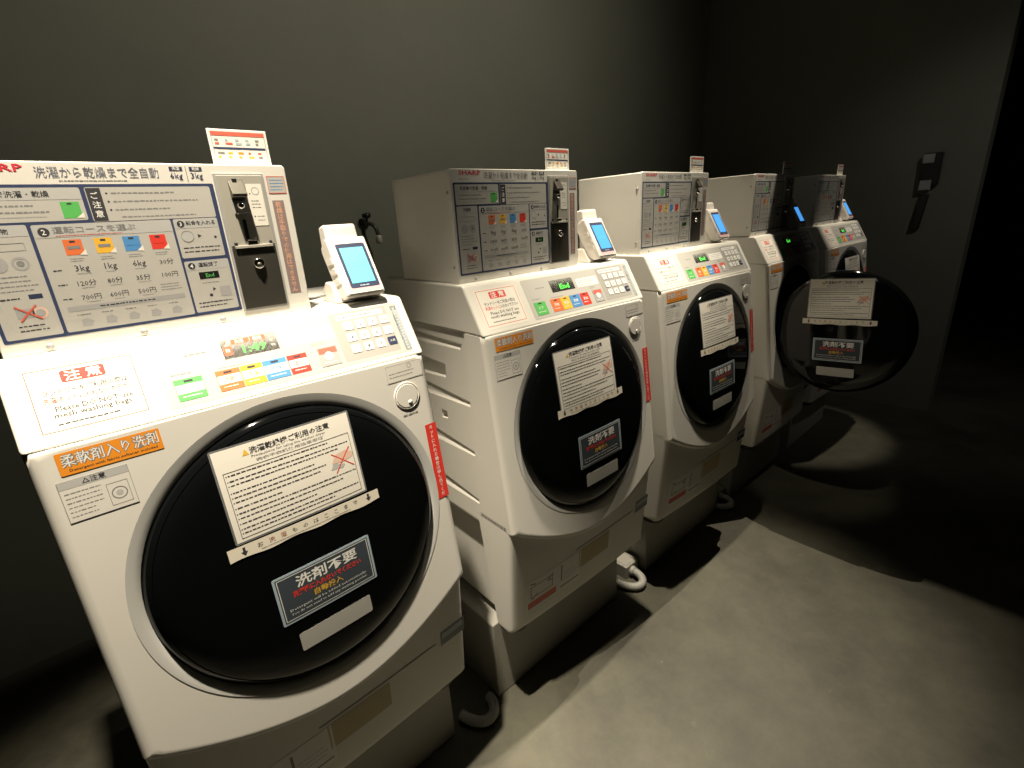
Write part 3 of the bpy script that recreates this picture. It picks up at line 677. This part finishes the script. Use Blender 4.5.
PL = ['nearest the camera', 'second from the camera', 'third from the camera, in the middle of the row', 'fourth from the camera', 'farthest from the camera']
ML = ['white front-loading washing machine nearest the camera, its display counting 1:49',
      'white front-loading washing machine second in the row, its ribbed left side in full view',
      'white front-loading washing machine in the middle of the row of five',
      'white front-loading washing machine with its round black door swung open',
      'white front-loading washing machine at the far end by the end wall']
CLB = ['white coin box with price panel, nearest the camera and cut by the left frame edge',
       'white coin box on the second washing machine, its long left side showing',
       'white coin box on the middle washing machine of the five',
       'white coin box in half shade above the washing machine with the open door',
       'white coin box on the farthest washing machine beside the end wall']
TL = ['white payment terminal with the largest, palest cyan screen, on the nearest washing machine',
      'white payment terminal with blue screen on the second washing machine of the row',
      'white payment terminal with blue screen on the middle washing machine',
      'white payment terminal with blue screen above the open round door',
      'white payment terminal with blue screen on the farthest washing machine']
KL = ['red-topped notice card standing on the nearest coin box, largest of the five',
      'red-topped notice card standing on the second coin box in the row',
      'pale notice card standing on the middle coin box of the five',
      'notice card on the coin box above the washing machine with the open door',
      'small notice card on the farthest coin box near the end wall']
PLB = ['grey-white pedestal under the nearest washing machine, cut by the bottom of the picture',
       'grey-white pedestal under the second washing machine, its left side showing',
       'grey-white pedestal under the middle washing machine of the row',
       'shaded pedestal under the washing machine with the open door',
       'dark shaded pedestal under the farthest washing machine']
HL = ['grey drain hose on the floor between the first and second washing machines',
      'grey drain hose on the floor between the second and middle washing machines',
      'grey drain hose between the middle washing machine and the one with open door']
DL = ['grey drain box on the floor between the second and middle pedestals',
      'grey drain box on the floor between the middle pedestal and the open-door machine']
for L, lab, cat, grp in ((MS, ML, 'washing machine', 'washing machines in a row'), (CBX, CLB, 'coin box', 'coin boxes on the washing machines'), (TM, TL, 'payment terminal', 'payment terminals on the washing machines'),
                         (CD, KL, 'notice card', 'notice cards on the coin boxes'), (PD, PLB, 'pedestal', 'pedestals under the washing machines'), (HS, HL, 'hose', 'drain hoses between the washing machines'), (DB, DL, 'drain box', 'drain boxes between the pedestals')):
    for o, l in zip(L, lab): tag(o, l, cat, grp)

# ------------------------------------------------------------------ small things on the walls
O = (1.15, WY, 1.25); t = empty('water_tap', (O[0], O[1], O[2]+DZ)); tag(t, 'small dark water tap on the back wall beyond the nearest payment terminal', 'tap')
Q = Vector((0, -1, 0)).to_track_quat('Z', 'Y').to_matrix().to_4x4()
b = MB(); b.lathe([(.022, .0005), (.022, .005), (.011, .009), (.010, .04)], Matrix.Translation((1.15, WY, 1.25)) @ Q, 'dark_steel', 24)
b.tube(bezier([(1.15, WY-.035, 1.25), (1.155, WY-.07, 1.25), (1.165, WY-.08, 1.24), (1.172, WY-.08, 1.20)]), .009, 'dark_steel', 12); b.build('tap_body', t, O)
b = MB(); b.lathe([(.005, .0), (.005, .022), (.017, .024), (.021, .033), (.017, .043), (.0001, .046)], Matrix.Translation((1.148, WY-.04, 1.25)), 'black_plastic', 20); b.build('tap_handle', t, O)
b = MB(); b.lathe([(.011, 1.165), (.014, 1.168), (.014, 1.195), (.010, 1.20)], Matrix.Translation((1.172, WY-.08, 0)), 'steel', 20, True, True, True); b.build('hose_coupling', t, O)

t = empty('wall_switch_box', (WX, -.19, 1.36+DZ)); tag(t, 'dark switch box with two pale plates on the end wall', 'switch box'); O = (WX, -.19, 1.36)
b = MB(); b.box((WX-.03, -.235, 1.27), (WX-.0005, -.145, 1.45), 'black_plastic', .004); b.build('housing', t, O)
b = MB(); b.box((WX-.034, -.20, 1.395), (WX-.029, -.145, 1.445), 'print_mid', .002); b.build('switch_plate', t, O)
b = MB(); b.box((WX-.034, -.205, 1.245), (WX-.0005, -.150, 1.300), 'print_mid', .002); b.build('switch_plate', t, O)
b = MB(); b.prism([(-.165, 1.22), (-.205, 1.22), (-.185, 1.02), (-.145, 1.02)], WX-.025, WX-.0005, 'black_plastic', .005)
tag(b.build('wall_holder', None, (WX, -.175, 1.02), (WX, -.175, 1.02+DZ)), 'slim dark holder hanging on the end wall below the switch box', 'holder')
